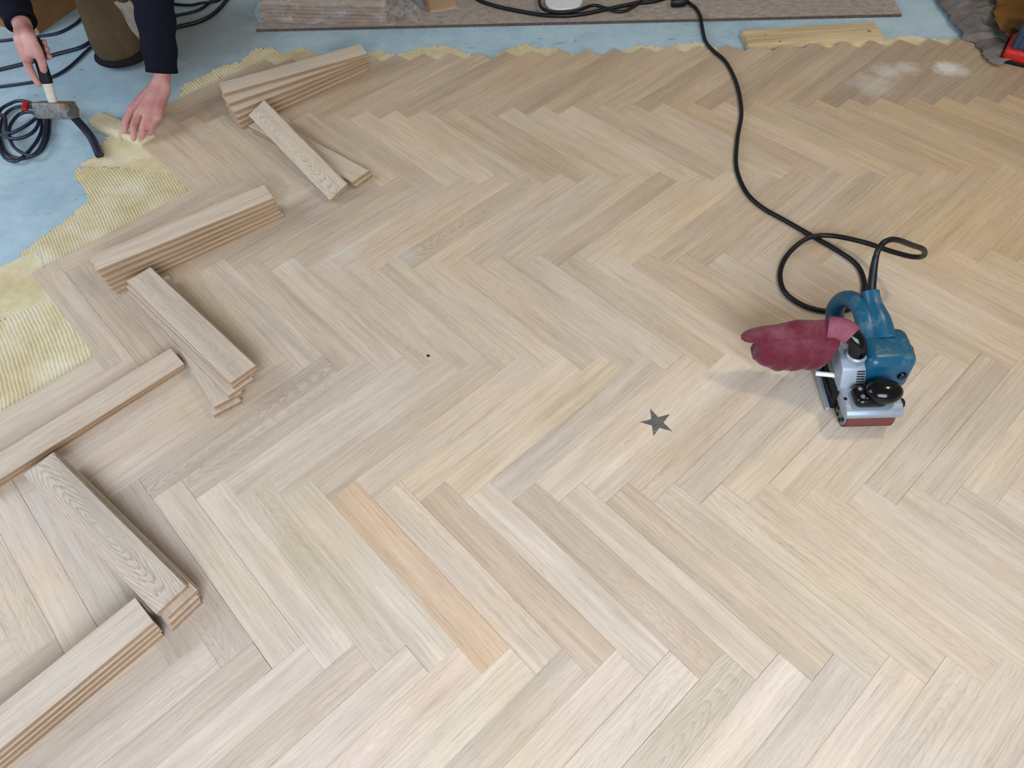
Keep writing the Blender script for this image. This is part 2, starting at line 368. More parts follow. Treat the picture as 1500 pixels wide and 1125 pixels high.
# star inlay let into the parquet
star = [(.2108, .9714), (.2536, .9562), (.2547, .9098), (.2120, .8969), (.1858, .9345)]
cx, cy = .2225, .9337
star.sort(key=lambda p: math.atan2(p[1]-cy, p[0]-cx))
bm = bmesh.new(); outl = []
for i in range(5):
    p, q = star[i], star[(i+1) % 5]; outl.append((p[0], p[1])); mxx, myy = (p[0]+q[0])/2-cx, (p[1]+q[1])/2-cy
    outl.append((cx+mxx*.47, cy+myy*.47))
top = [bm.verts.new((x-cx, y-cy, .0008)) for x, y in outl]; bot = [bm.verts.new((x-cx, y-cy, -.002)) for x, y in outl]
bm.faces.new(top); bm.faces.new(bot[::-1])
for i in range(10): bm.faces.new((bot[i], bot[(i+1) % 10], top[(i+1) % 10], top[i]))
o = bm_obj('star_inlay', bm, M['star']); o.location = (cx, cy, 0); tag(o, 'dark grey five-pointed star let into the parquet', 'star')

# small dark chip of debris on the parquet
bm = bmesh.new(); bmesh.ops.create_icosphere(bm, subdivisions=2, radius=.0035)
for v in bm.verts: v.co = Vector((v.co.x*1.2*(1+.3*math.sin(v.co.y*900)), v.co.y, v.co.z*.5))
o = bm_obj('debris_chip', bm, M['matt_black'], smooth=True); o.location = (-.321, 1.13, .0015); tag(o, 'tiny black chip of debris lying mid floor', 'debris')

# ------------------------------------------------------------------ adhesive, combed with a notched trowel
def inpoly(x, y, poly):
    c = np.zeros(x.shape, bool); n = len(poly)
    for i in range(n):
        x1, y1 = poly[i]; x2, y2 = poly[(i+1) % n]
        if y1 == y2: continue
        t = ((y1 > y) != (y2 > y)) & (x < (x2-x1)*(y-y1)/(y2-y1)+x1); c ^= t
    return c
def wob(x, y, f, s):
    return np.sin(x*f+s)*np.sin(y*f*1.3+s*2.1)+.5*np.sin(x*f*2.7+s*3)*np.sin(y*f*2.3-s)
def comb(bmv, bmf, poly, ang, pitch=.0088, amp=.0024, seed=0., rag=.006, zbase=.0008, bend=.012):
    ca, sa = math.cos(R(ang)), math.sin(R(ang)); P = np.array(poly)
    t = P[:, 0]*ca+P[:, 1]*sa; s = -P[:, 0]*sa+P[:, 1]*ca
    ss = np.arange(s.min()-.02, s.max()+.02, pitch/6); tt = np.arange(t.min()-.02, t.max()+.02, .008)
    Sg, Tg = np.meshgrid(ss, tt, indexing='ij')
    X = Tg*ca-Sg*sa; Y = Tg*sa+Sg*ca
    Sw = Sg+bend*np.sin(Tg*7+seed)+.0012*wob(X, Y, 60, seed)
    ph = (Sw/pitch) % 1.0; h = np.clip(1.7*np.sin(np.pi*ph)-.12, 0, 1)
    strength = np.clip(.8+.45*wob(X, Y, 22, seed+1), .3, 1)
    Z = ZS+zbase+amp*h*strength
    IN = inpoly(X+rag*wob(X, Y, 95, seed+2)+rag*.5*wob(X, Y, 260, seed+5), Y+rag*wob(X, Y, 110, seed+3)+rag*.5*wob(X, Y, 240, seed+7), poly)
    base = len(bmv); ni, nj = Sg.shape
    cell = IN[:-1, :-1] & IN[1:, :-1] & IN[:-1, 1:] & IN[1:, 1:]
    used = np.zeros(IN.shape, bool)
    for a, b in ((0, 0), (1, 0), (0, 1), (1, 1)): used[a:ni-1+a, b:nj-1+b] |= cell
    idx = -np.ones(IN.shape, int); idx[used] = np.arange(used.sum())+base
    bmv.extend(np.c_[X[used], Y[used], Z[used]].tolist())
    I, J = np.nonzero(cell)
    bmf.extend(np.c_[idx[I, J], idx[I+1, J], idx[I+1, J+1], idx[I, J+1]].tolist())
def glue(name, label, patches):
    vs, fs = [], []
    for p in patches: comb(vs, fs, *p[0], **p[1])
    me = bpy.data.meshes.new(name); me.from_pydata(vs, [], fs); me.update()
    for p in me.polygons: p.use_smooth = True
    o = link(name, me, M['glue']); tag(o, label, 'adhesive', kind='stuff'); return o
A1 = [(-1.226, 2.463), (-1.294, 2.476), (-1.36, 2.41), (-1.344, 2.324), (-1.36, 2.26), (-1.445, 2.203), (-1.50, 2.13), (-1.40, 2.16), (-1.2, 2.35)]
A2 = [(-1.445, 2.203), (-1.485, 2.145), (-1.53, 2.10), (-1.523, 1.995), (-1.572, 1.942), (-1.44, 1.93), (-1.20, 1.88), (-1.32, 2.06), (-1.43, 2.17)]
A3 = [(-1.572, 1.945), (-1.558, 1.896), (-1.502, 1.836), (-1.457, 1.768), (-1.477, 1.736), (-1.510, 1.658), (-1.552, 1.584), (-1.575, 1.53), (-1.45, 1.43), (-1.08, 1.80), (-1.22, 1.92), (-1.44, 1.945)]
A4 = [(-1.53, 1.56), (-1.60, 1.49), (-1.70, 1.425), (-1.80, 1.35), (-1.95, 1.25), (-1.72, 1.14), (-1.36, 1.32), (-1.44, 1.44)]
A5 = [(-1.395, 1.35), (-1.72, 1.15), (-1.95, 1.26), (-2.05, .95), (-1.518, .80), (-1.30, .93), (-1.13, 1.12)]
glue('adhesive_bed', 'broad yellow bed of combed adhesive beside the blue screed at left', [
    ((A1, -43), dict(seed=.3, amp=.004, pitch=.0105)), ((A2, 13), dict(seed=1.1, pitch=.0088, amp=.0036)), ((A3, -52), dict(seed=2.0)), ((A4, 30), dict(seed=3.2, pitch=.0072, amp=.0024)), ((A5, -54), dict(seed=4.4, pitch=.0098, rag=.003))])
glue('adhesive_strip', 'yellow combed adhesive smear behind the fanned plank stack', [(([(-1.294, 2.476), (-1.258, 2.529), (-1.181, 2.553), (-1.153, 2.648), (-1.093, 2.655), (-1.028, 2.602), (-.973, 2.648), (-.927, 2.621), (-.86, 2.56), (-.80, 2.47), (-1.05, 2.45), (-1.222, 2.40)], -45), dict(seed=5, amp=.004, pitch=.0105))])
glue('adhesive_strip', 'yellow combed adhesive smear right of the fanned plank stack', [(([(-.72, 2.55), (-.691, 2.607), (-.652, 2.605), (-.597, 2.572), (-.548, 2.594), (-.500, 2.620), (-.411, 2.634), (-.317, 2.562), (-.27, 2.50), (-.70, 2.48)], -52), dict(seed=6, amp=.0045, pitch=.0105))])
glue('adhesive_strip', 'yellow combed adhesive smear below the white tub', [(([(-.235, 2.54), (-.193, 2.592), (-.118, 2.626), (-.067, 2.585), (-.030, 2.602), (.008, 2.567), (.07, 2.53), (.056, 2.472), (-.225, 2.487)], -52), dict(seed=7, amp=.0045, pitch=.0105))])
glue('adhesive_strip', 'yellow adhesive smear beside the black cord at the parquet edge', [(([(.22, 2.55), (.292, 2.592), (.328, 2.581), (.375, 2.559), (.451, 2.592), (.525, 2.597), (.579, 2.547), (.583, 2.488), (.225, 2.485)], -52), dict(seed=8, amp=.0045, pitch=.0105))])
glue('adhesive_strip', 'smooth yellow adhesive smear beyond the pale pine board', [(([(.90, 2.54), (1.002, 2.578), (1.072, 2.574), (1.12, 2.575), (1.253, 2.600), (1.30, 2.575), (1.400, 2.555), (1.39, 2.465), (.913, 2.492)], 10), dict(seed=9, amp=.0012, zbase=.002))])

# ------------------------------------------------------------------ loose tongue-and-groove planks
T = .014
def loose_mesh(tilted=False):
    bm = bmesh.new(); l, w = L/2, W/2
    def lay(x0, x1, y0, y1, z0, z1, b):
        vs = add_box(bm, x0, x1, y0, y1, z0, z1)
        if b:
            es = {e for v in vs for e in v.link_edges if all(abs(q.co.z-z1) < 1e-6 for q in e.verts)}
            bmesh.ops.bevel(bm, geom=list(es), offset=b, segments=1, affect='EDGES')
    lay(-l, l, -w, w, -.0052, 0, .0005); ntop = len(bm.faces)
    lay(-l-.003, l-.003, -w+.003, w+.003, -.0090, -.0052, 0); lay(-l+.0004, l-.0004, -w+.0004, w-.0004, -.0138, -.0090, 0)
    bm.faces.ensure_lookup_table()
    for f in bm.faces: f.normal_update(); f.material_index = 1 if (f.calc_center_median().z < -.0053 or abs(f.normal.z) < .3) else 0
    me = bpy.data.meshes.new('loose_plank'); bmesh.ops.recalc_face_normals(bm, faces=bm.faces); bm.to_mesh(me); bm.free(); me.materials.append(M['oak']); me.materials.append(M['oak_core']); return me
LPM = loose_mesh()
ORD = ['topmost', 'second', 'third', 'fourth', 'fifth', 'bottom']
def loose(x, y, z, th, label, group, tint, cath=0., rot=None):
    o = bpy.data.objects.new('oak_plank', LPM); col.objects.link(o); o.location = (x, y, z)
    o.rotation_euler = (0, 0, R(th))
    if rot is not None: o.rotation_mode = 'QUATERNION'; o.rotation_quaternion = rot
    o.color = (*tint, cath); tag(o, label, 'plank', group); return o
def stack(rows, where, group, tints, caths=None, tight=1.0):
    n = len(rows); x0_, y0_, t0_ = rows[0]
    rows = [(x0_+(x-x0_)*tight, y0_+(y-y0_)*tight, t0_+(th-t0_)*tight) for x, y, th in rows]
    for k_, (x, y, th) in enumerate(rows):
        w_ = ('topmost' if k_ == 0 else 'bottom' if k_ == n-1 else ORD[k_]+' from top')
        loose(x, y, T*(n-k_), th, f'loose oak plank, {w_}, in {where}', group, tints[k_ % len(tints)], (caths or {}).get(k_, .1))
tA = [(.97, .93, .86), (.93, .88, .80), (.98, .93, .86), (.90, .84, .75), (.95, .9, .82)]
tB = [(1.02, .98, .92), (.93, .86, .76), (.96, .9, .82), (.95, .88, .78), (.98, .93, .86)]
tC = [(.96, .92, .88), (.94, .90, .86), (.96, .92, .87), (.93, .89, .85), (.91, .86, .81)]
stack([(-.8980, 2.3304, 26.9), (-.8930, 2.3130, 33.0), (-.8862, 2.3028, 37.8), (-.8855, 2.2993, 40.2), (-.8847, 2.2975, 41.2), (-.8821, 2.2952, 41.6)],
      'fanned stack of six nearest the chipboard sheet', 'planks of the fanned stack', tA)
# two planks side-slipped under the tilted cathedral-grained one
loose(-.7940, 1.9600, T*2, -37.4, 'plain oak plank lying directly under the tilted swirl-grained plank', 'planks beside the fanned stack', (1.0, .97, .88), 0)
loose(-.7880, 1.9590, T*1, -37.0, 'lowest oak plank of the small pile under the tilted swirl-grained plank', 'planks beside the fanned stack', (.96, .9, .82), 0)
e_ = Vector((math.cos(-.8539)*math.cos(-.0922), math.sin(-.8539)*math.cos(-.0922), math.sin(-.0922))); l_ = Vector((-math.sin(-.8539), math.cos(-.8539), 0)); n_ = e_.cross(l_)
l2 = l_*math.cos(.401)+n_*math.sin(.401); n2 = e_.cross(l2)
loose(-.8132, 1.9193, .0545, 0, 'tilted oak plank with bold swirling grain beside the fanned stack', 'planks beside the fanned stack', (1.0, .95, .87), 1.0, Matrix((e_, l2, n2)).transposed().to_quaternion())
stack([(-1.0341, 1.5316, 34.9), (-1.0290, 1.5290, 35.8), (-1.0219, 1.5261, 38.0), (-1.0222, 1.5276, 38.7), (-1.0202, 1.5265, 39.2), (-1.0130, 1.5310, 40.0)],
      'neat pale-topped stack of six along the adhesive edge', 'planks of the pale-topped stack', tB, tight=.55)
stack([(-.9246, 1.1900, -41.9), (-.9280, 1.1870, -41.0), (-.9340, 1.1740, -42.5), (-.9327, 1.1760, -52.0), (-.9330, 1.1640, -52.8)],
      'skewed pile of five below the pale-topped stack', 'planks of the skewed pile', tC, {0: .25})
# one plank on another, running out of the picture on the left
loose(-1.1195, .9342, T*2, 45.6, 'single pale oak plank running off the left edge, upper of two', 'pair of planks at the left edge', (.98, .93, .88), .1)
loose(-1.1250, .9370, T*1, 46.0, 'oak plank hidden under the single pale plank at the left edge', 'pair of planks at the left edge', (.93, .86, .78), .1)
stack([(-.9441, .6358, -36.9), (-.9278, .6331, -36.7), (-.9270, .6265, -37.1), (-.9283, .6199, -36.6)], 'lower left pile of four with figured top', 'planks of the figured pile',
      [(.96, .94, .92), (.94, .89, .84), (.92, .86, .81), (.92, .85, .80)], {0: 1.0})
stack([(-.9560, .2780, 48.6), (-.9530, .2740, 48.3), (-.9540, .2700, 48.2), (-.9570, .2620, 47.6)], 'lowest stack of four at the bottom left corner', 'planks of the bottom left stack',
      [(.94, .92, .90), (.88, .83, .78), (.90, .85, .80), (.88, .82, .75)], tight=.45)

# ------------------------------------------------------------------ chipboard sheet and what lies on it
ang = math.atan2(2.731-2.776, 1.256+1.174)
sheet = empty('chipboard_sheet', (-1.174, 2.776, ZS), ang); tag(sheet, 'large grey-brown chipboard sheet lying on the screed along the top edge', 'board')
bm = bmesh.new(); add_box(bm, 0, 2.43, .003, 1.25, 0, .010)
bm_obj('panel', bm, M['chipboard'], sheet)
bm = bmesh.new(); add_box(bm, 0, 2.43, 0, .0032, 0, .0097); bm_obj('edge_strip', bm, M['dark_edge'], sheet)
ZB = ZS+.010
# pack of planks in clear film
pa = math.atan2(2.777-2.830, -.660+1.151)
pack = empty('plank_pack', (-1.151, 2.830, ZB), pa); tag(pack, 'pack of planks wrapped in clear crinkled film on the chipboard sheet', 'pack')
for r_ in range(5):
    for c_ in range(3):
        o = link('plank', LPM, None, pack); jx = rng.uniform(-.004, .004)
        o.location = (.25+jx, .038+c_*.0745, .0142*(r_+1)); o.rotation_euler = (0, 0, rng.uniform(-.006, .006)); o.color = (.70, .61, .54, .1)
def film_sheet(nx=46, ny=26):
    bm = bmesh.new(); rr = random.Random(4); g = []
    for i in range(nx+1):
        u = -.025+i/nx*.56; row = []
        for j in range(ny+1):
            s = j/ny*.40; # unrolled: front side, top, back side
            if s < .082: y, z = -.004, s
            elif s < .318: y, z = -.004+(s-.082), .082
            else: y, z = .232, .082-(s-.318)
            ends = max(0, max(-.0-u, u-.505)); z *= 1-min(.8, ends*18)
            bulge = .004*math.sin(u*61+s*33)+.003*math.sin(u*143-s*71)+rr.uniform(-.002, .002)
            y += bulge if .08 > s or s > .318 else 0; z += abs(bulge)
            if s < .082: y = min(y, -.0028)
            row.append(bm.verts.new((u, y, max(z, .001))))
        g.append(row)
    for i in range(nx):
        for j in range(ny): bm.faces.new((g[i][j], g[i+1][j], g[i+1][j+1], g[i][j+1]))
    return bm
bm_obj('film_wrap', film_sheet(), M['film'], pack, smooth=True)
# crumpled film tail at the right end of the pack
bm = bmesh.new(); rr = random.Random(9); g = []
for i in range(15):
    g.append([bm.verts.new((.50+.008*i, .02+.012*j+.006*math.sin(i*1.1+j), max(.002, .05-.0035*i+.012*math.sin(i*.9+j*1.3)+rr.uniform(-.004, .004)))) for j in range(14)])
for i in range(14):
    for j in range(13): bm.faces.new((g[i][j], g[i+1][j], g[i+1][j+1], g[i][j+1]))
bm_obj('film_end', bm, M['film'], pack, smooth=True)
# folded cardboard offcut
fl = empty('cardboard_flap', (-.500, 2.865, ZB), R(14)); tag(fl, 'folded brown cardboard offcut right of the wrapped plank pack', 'cardboard')
bm = bmesh.new(); add_box(bm, 0, .11, 0, .22, 0, .004); bm_obj('base_flap', bm, M['pale_cardboard'], fl)
bm = bmesh.new(); add_box(bm, 0, .004, 0, .22, .002, .14); bmesh.ops.rotate(bm, verts=bm.verts, cent=(0, 0, 0), matrix=Matrix.Rotation(R(-12), 3, 'Y')); bm_obj('upright_flap', bm, M['cardboard'], fl)
# round white tub and cable lying round it
tub = empty('round_tub', (.024, 2.882, ZB)); tag(tub, 'small round white tub standing inside a black cable loop', 'tub')
bm_obj('tub_body', lathe([(.064, 0), (.068, .003), (.070, .016), (.0, .016)], 40), M['white_plastic'], tub, autosmooth=40)
bm_obj('lid', lathe([(.072, .014), (.073, .019), (.071, .023), (.066, .023), (.064, .021), (0, .021)], 40), M['white_plastic'], tub, autosmooth=40)
bm = tube([(-.40, 3.20, ZB+.007), (-.335, 2.975, ZB+.007), (-.257, 2.893, ZB+.007), (-.149, 2.837, ZB+.007), (-.060, 2.800, ZB+.008), (.021, 2.788, ZB+.008), (.099, 2.797, ZB+.008), (.190, 2.829, ZB+.007), (.295, 2.864, ZB+.007), (.40, 2.89, ZB+.007), (.55, 3.0, ZB+.007)], .0075)
o = bm_obj('extension_cable', bm, M['rubber'], smooth=True); tag(o, 'long black extension cable sweeping in front of the white tub', 'cable')
bm = tube([(-.07, 2.98, ZB+.022), (-.072, 2.90, ZB+.020), (-.058, 2.825, ZB+.020), (-.01, 2.793, ZB+.020), (.07, 2.797, ZB+.021), (.134, 2.842, ZB+.016), (.177, 2.826, ZB+.014), (.227, 2.806, ZB+.008), (.272, 2.818, ZB+.010), (.321, 2.868, ZB+.020), (.30, 2.95, ZB+.02)], .0062)
o = bm_obj('thin_cable', bm, M['rubber'], smooth=True); tag(o, 'thinner black cable looped tightly round the white tub', 'cable')

# pale pine board
pine = empty('pine_board', (.900, 2.592, ZS), math.atan2(.03, .472)); tag(pine, 'short pale pine board lying at the parquet edge, right of the cord', 'board')
bm = bmesh.new(); add_box(bm, -.237, .240, -.051, .051, 0, .024); bmesh.ops.bevel(bm, geom=list(bm.edges), offset=.003, segments=2, affect='EDGES')
bm_obj('board', bm, M['pine'], pine, autosmooth=40)
for (kx, ky, kr) in [(-.16, .01, .004), (.20, -.01, .007), (-.12, -.045, .005)]:
    bm_obj('knot', moved(lathe([(0, .0), (kr, .0), (kr*.8, .0006), (0, .0006)], 14), (kx, ky*.9, .0238)), M['cardboard'], pine)

# ------------------------------------------------------------------ upper right: dusty film, kraft paper, canister
def crumple(name, x0, x1, y0, y1, nx, ny, hfun, mat, label, cat, inside):
    bm = bmesh.new(); g = {}
    for i in range(nx+1):
        for j in range(ny+1):
            x, y = x0+(x1-x0)*i/nx, y0+(y1-y0)*j/ny
            if inside(x, y): g[i, j] = bm.verts.new((x, y, hfun(x, y)))
    for i in range(nx):
        for j in range(ny):
            q = [g.get(k_) for k_ in ((i, j), (i+1, j), (i+1, j+1), (i, j+1))]
            if all(q): bm.faces.new(q)
    o = bm_obj(name, bm, mat, smooth=True); tag(o, label, cat)
    md = o.modifiers.new('thick', 'SOLIDIFY'); md.thickness = .0015; return o
def fold(x, y):
    n1 = 1-abs(noise.noise(Vector((x*7, y*5, 1.3))))*2.2; n2 = 1-abs(noise.noise(Vector((x*17, y*19, 4.1))))*2.0; n3 = noise.noise(Vector((x*60, y*60, 7.7)))
    return .65*max(0, n1)+.35*max(0, n2)+.08*n3
def not_can(x, y):
    dx, dy = x-1.579, y-2.387; c_, s_ = math.cos(R(31)), math.sin(R(31))
    return abs(dx*c_-dy*s_) > .092 or abs(dx*s_+dy*c_) > .068
def edge_l(y): # left outline of the film heap
    P = [(2.28, 1.47), (2.34, 1.455), (2.37, 1.432), (2.43, 1.422), (2.50, 1.43), (2.535, 1.395), (2.59, 1.408), (2.69, 1.398), (2.80, 1.40), (3.3, 1.36)]
    for (a, b), (c, d) in zip(P, P[1:]):
        if a <= y <= c: return b+(d-b)*(y-a)/(c-a)
    return 1.36 if y > 3 else 1.47
crumple('plastic_sheeting', 1.33, 2.3, 2.30, 3.4, 200, 220,
        lambda x, y: .003+min(.026, max(0, x-edge_l(y))*.4)*(.4+fold(x, y)) + (.012 if y < 2.5 and x < 1.5 else 0)*fold(y, x), M['dusty_film'],
        'heap of crumpled dusty grey plastic sheeting in the top right corner', 'plastic sheet',
        lambda x, y: x > edge_l(y)+.004*math.sin(y*47)+.002*math.sin(y*101) and y > 2.345+.010*math.sin(x*60) and not_can(x, y))
def PAPER_X(y): return 1.475 if y < 2.5 else 1.475+(y-2.5)*.29
crumple('kraft_paper', 1.46, 2.30, 2.40, 3.3, 90, 100, lambda x, y: .052+.04*fold(x*.6, y*.6)+.03*max(0, x-1.5), M['kraft'],
        'crumpled brown packing paper on the grey plastic sheeting', 'paper', lambda x, y: x > PAPER_X(y)+.008*math.sin(y*31) and not_can(x, y))
can = empty('tool_canister', (1.579, 2.387, .0), R(-31)); tag(can, 'dark navy ribbed canister with a red foot at the right edge', 'canister')
bm_obj('foot_rim', rbox(-.09, .09, -.065, .065, .012, .05, .012), M['red'], can, autosmooth=40)
bm_obj('foot_pad', rbox(-.085, .085, -.06, .06, .0, .014, .004), M['matt_black'], can, autosmooth=40)
bm_obj('body', rbox(-.078, .078, -.055, .055, .045, .19, .012), M['blue_plastic'], can, autosmooth=40)
for i in range(5):
    bm_obj('rib', rbox(-.074+i*.034, -.060+i*.034, -.060, -.05, .05, .185, .003, 2), M['blue_plastic'], can, autosmooth=40)
bm_obj('top_rim', rbox(-.086, .086, -.062, .062, .18, .225, .012), M['red'], can, autosmooth=40)

# cardboard box, top left
bx = empty('cardboard_box', (-2.079, 2.817, ZS), math.atan2(2.989-2.817, -2.016+2.079)); tag(bx, 'brown cardboard box standing on the blue screed behind the hammer hand', 'box')
bm_obj('box_body', rbox(0, .34, .002, .22, 0, .26, .002, 1), M['cardboard'], bx)
bm = bmesh.new(); add_box(bm, -.003, .004, -.001, .006, 0, .262); bm_obj('lit_corner_strip', bm, M['pale_cardboard'], bx)  # pale strip painting the light caught by the upright box corner
bm = bmesh.new(); add_box(bm, .003, .337, .005, .217, .26, .263); bm_obj('lid_flap', bm, M['cardboard'], bx)

# ------------------------------------------------------------------ hoses on the screed, left
zf = ZS+.0062
def cable(name, pts, r, mat, label, cat='cable', group=None):
    o = bm_obj(name, tube(pts, r), M[mat], smooth=True); tag(o, label, cat, group); return o
cable('cable', [(-2.45, 2.74, zf), (-2.298, 2.756, zf), (-2.215, 2.761, zf), (-2.150, 2.773, zf), (-2.059, 2.790, zf), (-2.000, 2.806, zf), (-1.962, 2.852, zf), (-1.945, 2.917, zf), (-1.955, 3.05, zf), (-1.93, 3.3, zf)], .0055, 'navy_rubber', 'dark cable curving past the front of the cardboard box')
cable('cable', [(-2.40, 2.44, zf), (-2.182, 2.521, zf), (-2.113, 2.546, zf), (-2.024, 2.589, zf), (-1.938, 2.643, zf), (-1.845, 2.700, zf), (-1.83, 2.80, zf), (-1.90, 2.93, zf+.012), (-1.93, 3.06, zf)], .0070, 'navy_rubber', 'thicker straight cable leading toward the left side of the worker knee')
cable('cable', [(-2.40, 2.40, zf), (-2.131, 2.417, zf), (-2.056, 2.427, zf), (-1.936, 2.453, zf), (-1.876, 2.486, zf), (-1.840, 2.550, zf), (-1.818, 2.66, zf), (-1.80, 2.76, zf), (-1.84, 2.90, zf)], .0055, 'navy_rubber', 'dark cable bending up beside the worker knee, nearest the coil')
cable('cable', [(-1.585, 2.792, zf+.002), (-1.554, 2.799, zf+.002), (-1.493, 2.827, zf+.002), (-1.421, 2.865, zf+.002), (-1.375, 2.950, zf+.002), (-1.35, 3.15, zf+.002)], .0078, 'rubber', 'thick black cable curving out right of the black sleeve, nearest of three')
cable('cable', [(-1.60, 2.900, zf), (-1.532, 2.922, zf), (-1.463, 2.956, zf), (-1.43, 3.03, zf), (-1.41, 3.2, zf)], .0055, 'rubber', 'thin black cable right of the black sleeve, middle of three')
cable('cable', [(-1.62, 3.03, zf), (-1.561, 3.010, zf), (-1.500, 2.993, zf+.004), (-1.455, 2.992, zf+.011), (-1.40, 3.035, zf), (-1.375, 3.12, zf)], .0055, 'rubber', 'thin black cable right of the black sleeve, farthest of three')
# coil of unequal loops, each lying on the last
C0 = Vector((-1.835, 2.13, 0))
pts = [(-1.771,2.207,-.010),(-1.754,2.166,-.010),(-1.731,2.102,-.010),(-1.722,2.037,-.010),(-1.738,2.004,-.010),(-1.775,1.987,-.010),(-1.827,2.007,-.010),(-1.879,2.066,-.010),(-1.925,2.153,-.008),
(-1.945,2.237,-.006),(-1.926,2.282,-.006),(-1.876,2.284,-.006),(-1.820,2.244,-.004),
(-1.769,2.151,-.002),(-1.753,2.092,-.002),(-1.750,2.027,-.000),(-1.760,1.976,.000),(-1.780,1.958,-.000),(-1.822,1.981,-.000),(-1.878,2.054,.001),
(-1.934,2.156,.003),(-1.964,2.251,.003),(-1.942,2.296,.003),(-1.917,2.308,.003),(-1.872,2.293,.004),(-1.814,2.252,.004),(-1.761,2.176,.006),
(-1.715,2.044,.007),(-1.717,1.978,.008),(-1.744,1.982,.009),(-1.796,2.017,.009),(-1.832,2.060,.009),(-1.859,2.107,.009),
(-1.875,2.157,.010),(-1.869,2.213,.011),(-1.830,2.220,.012),(-1.787,2.186,.013),
(-1.766,2.131,.015),(-1.768,2.088,.016),(-1.796,2.059,.017),(-1.839,2.064,.018),(-1.895,2.101,.018),
(-1.922,2.143,.018),(-1.931,2.192,.018),(-1.902,2.182,.020),(-1.844,2.081,.024),
(-1.799,2.109,.026),(-1.778,2.159,.026),(-1.777,2.207,.022)]
coil = empty('cable_coil', (C0.x, C0.y, ZS)); tag(coil, 'loose coil of dark cable lying on the blue screed under the hammer', 'cable coil')
o = bm_obj('coiled_cable', tube(pts, .0058, 5, 8), M['navy_rubber'], coil, smooth=True); world_child(o, Matrix.Translation((C0.x, C0.y, ZS)))
bm = rbox(-.009, .009, -.026, .026, 0, .018, .004); o = bm_obj('red_strap', bm, M['red'], coil, autosmooth=40); o.location = (-.030, .118, .022); o.rotation_euler = (0, R(15), R(18))
o = bm_obj('thick_hose', tube([(-1.79, 2.24, ZS+.030), (-1.72, 2.215, ZS+.050), (-1.657, 2.170, ZS+.050), (-1.611, 2.129, ZS+.040), (-1.550, 2.063, ZS+.028), (-1.499, 1.985, ZS+.014)], [.0135]*41, 8, 14), M['navy_rubber'], autosmooth=50)
tag(o, 'short thick dark hose arching out from under the hammer head', 'hose')

# ------------------------------------------------------------------ hammer in the right hand
hp = Vector((-1.643, 2.108, .112)); hb = Vector((-1.642, 2.167, .245)); hd = (hp-hb).normalized()
ham = empty('club_hammer', hp); tag(ham, 'short steel club hammer with pale handle and black grip, held over the coil', 'hammer')
hx = Vector((.142, -.037, 0)); hx = (hx-hd*hx.dot(hd)).normalized(); hz = hx.cross(hd)
HM = Matrix((hx, hd, hz)).transposed().to_4x4()
def hpart(name, bm, mat):
    bmesh.ops.transform(bm, verts=bm.verts, matrix=HM); return bm_obj(name, bm, M[mat], ham, autosmooth=35)
bm = rbox(-.069, .069, -.004, .046, -.025, .025, .005, 2)
for v in bm.verts:
    if abs(v.co.x) < .03: pass
hpart('head', bm, 'rusty')
hpart('striking_face', moved(lathe([(.0, 0), (.021, 0), (.0235, .003), (.0235, .006), (0, .006)], 8, 'X'), (.0675, .021, 0)), 'steel')
bm = bmesh.new(); sweep(bm, [Vector((0, -t, 0)) for t in (-.03, .0, .03, .05, .08, .11)], [.014, .0155, .016, .0165, .017, .017], 14, (1.0, .8)); hpart('handle', bm, 'ash_handle')
bm = bmesh.new(); sweep(bm, [Vector((0, -t, 0)) for t in (.060, .063, .09, .12, .15, .175, .190, .194)], [.0165, .0195, .0195, .0185, .0195, .0205, .0215, .019], 16, (1.0, .82)); hpart('grip', bm, 'matt_black')

# tapping block under the left hand
blk = empty('tapping_block', (-1.475, 2.118, ZS)); blk.rotation_euler = (0, 0, math.atan2(2.056-2.190, -1.353+1.586)); tag(blk, 'cream wooden tapping block under the worker fingertips', 'block')
bm = prism([(-.034, .002), (.034, .002), (.034, .030), (.024, .034), (-.020, .034), (-.034, .022)], -.125, .028, .003); bm_obj('block_body', bm, M['cream_wood'], blk, autosmooth=30)
bm = prism([(-.028, .002), (.034, .002), (.034, .028), (.020, .033), (-.016, .033), (-.028, .022)], .040, .135, .003); bm_obj('block_end', bm, M['cream_wood'], blk, autosmooth=30)
bm = bmesh.new(); add_box(bm, -.12, .13, -.018, .03, .0, .020); bm_obj('block_tongue', bm, M['cream_wood'], blk)

# ------------------------------------------------------------------ worker
def capsule(bm, a, b, ra, rb, seg=16):
    a, b = Vector(a), Vector(b); d = (b-a); ln = d.length; d.normalize()
    prof = []
    for i in range(5): t = math.pi/2*(1-i/4); prof.append((ra*math.cos(t), -ra*math.sin(t)))
    for i in range(1, 5): t = math.pi/2*i/4; prof.append((rb*math.cos(t), ln+rb*math.sin(t)))
    prof.insert(5, (rb, ln)) if True else None
    ref = Vector((0, 0, 1)) if abs(d.z) < .9 else Vector((1, 0, 0)); u = d.cross(ref).normalized(); v = d.cross(u); rings = []
    for r, h in prof:
        if r < 1e-6: rings.append([bm.verts.new(a+d*h)])
        else: rings.append([bm.verts.new(a+d*h+(u*math.cos(2*math.pi*k/seg)+v*math.sin(2*math.pi*k/seg))*r) for k in range(seg)])
    for p, q in zip(rings, rings[1:]):
        for k in range(seg):
            k2 = (k+1) % seg
            if len(p) == 1: bm.faces.new((p[0], q[k2], q[k]))
            elif len(q) == 1: bm.faces.new((p[k], p[k2], q[0]))
            else: bm.faces.new((p[k], p[k2], q[k2], q[k]))
def chain(bm, pts, rad, seg=14):
    for (a, b), (ra, rb) in zip(zip(pts, pts[1:]), zip(rad, rad[1:])): capsule(bm, a, b, ra, rb, seg)
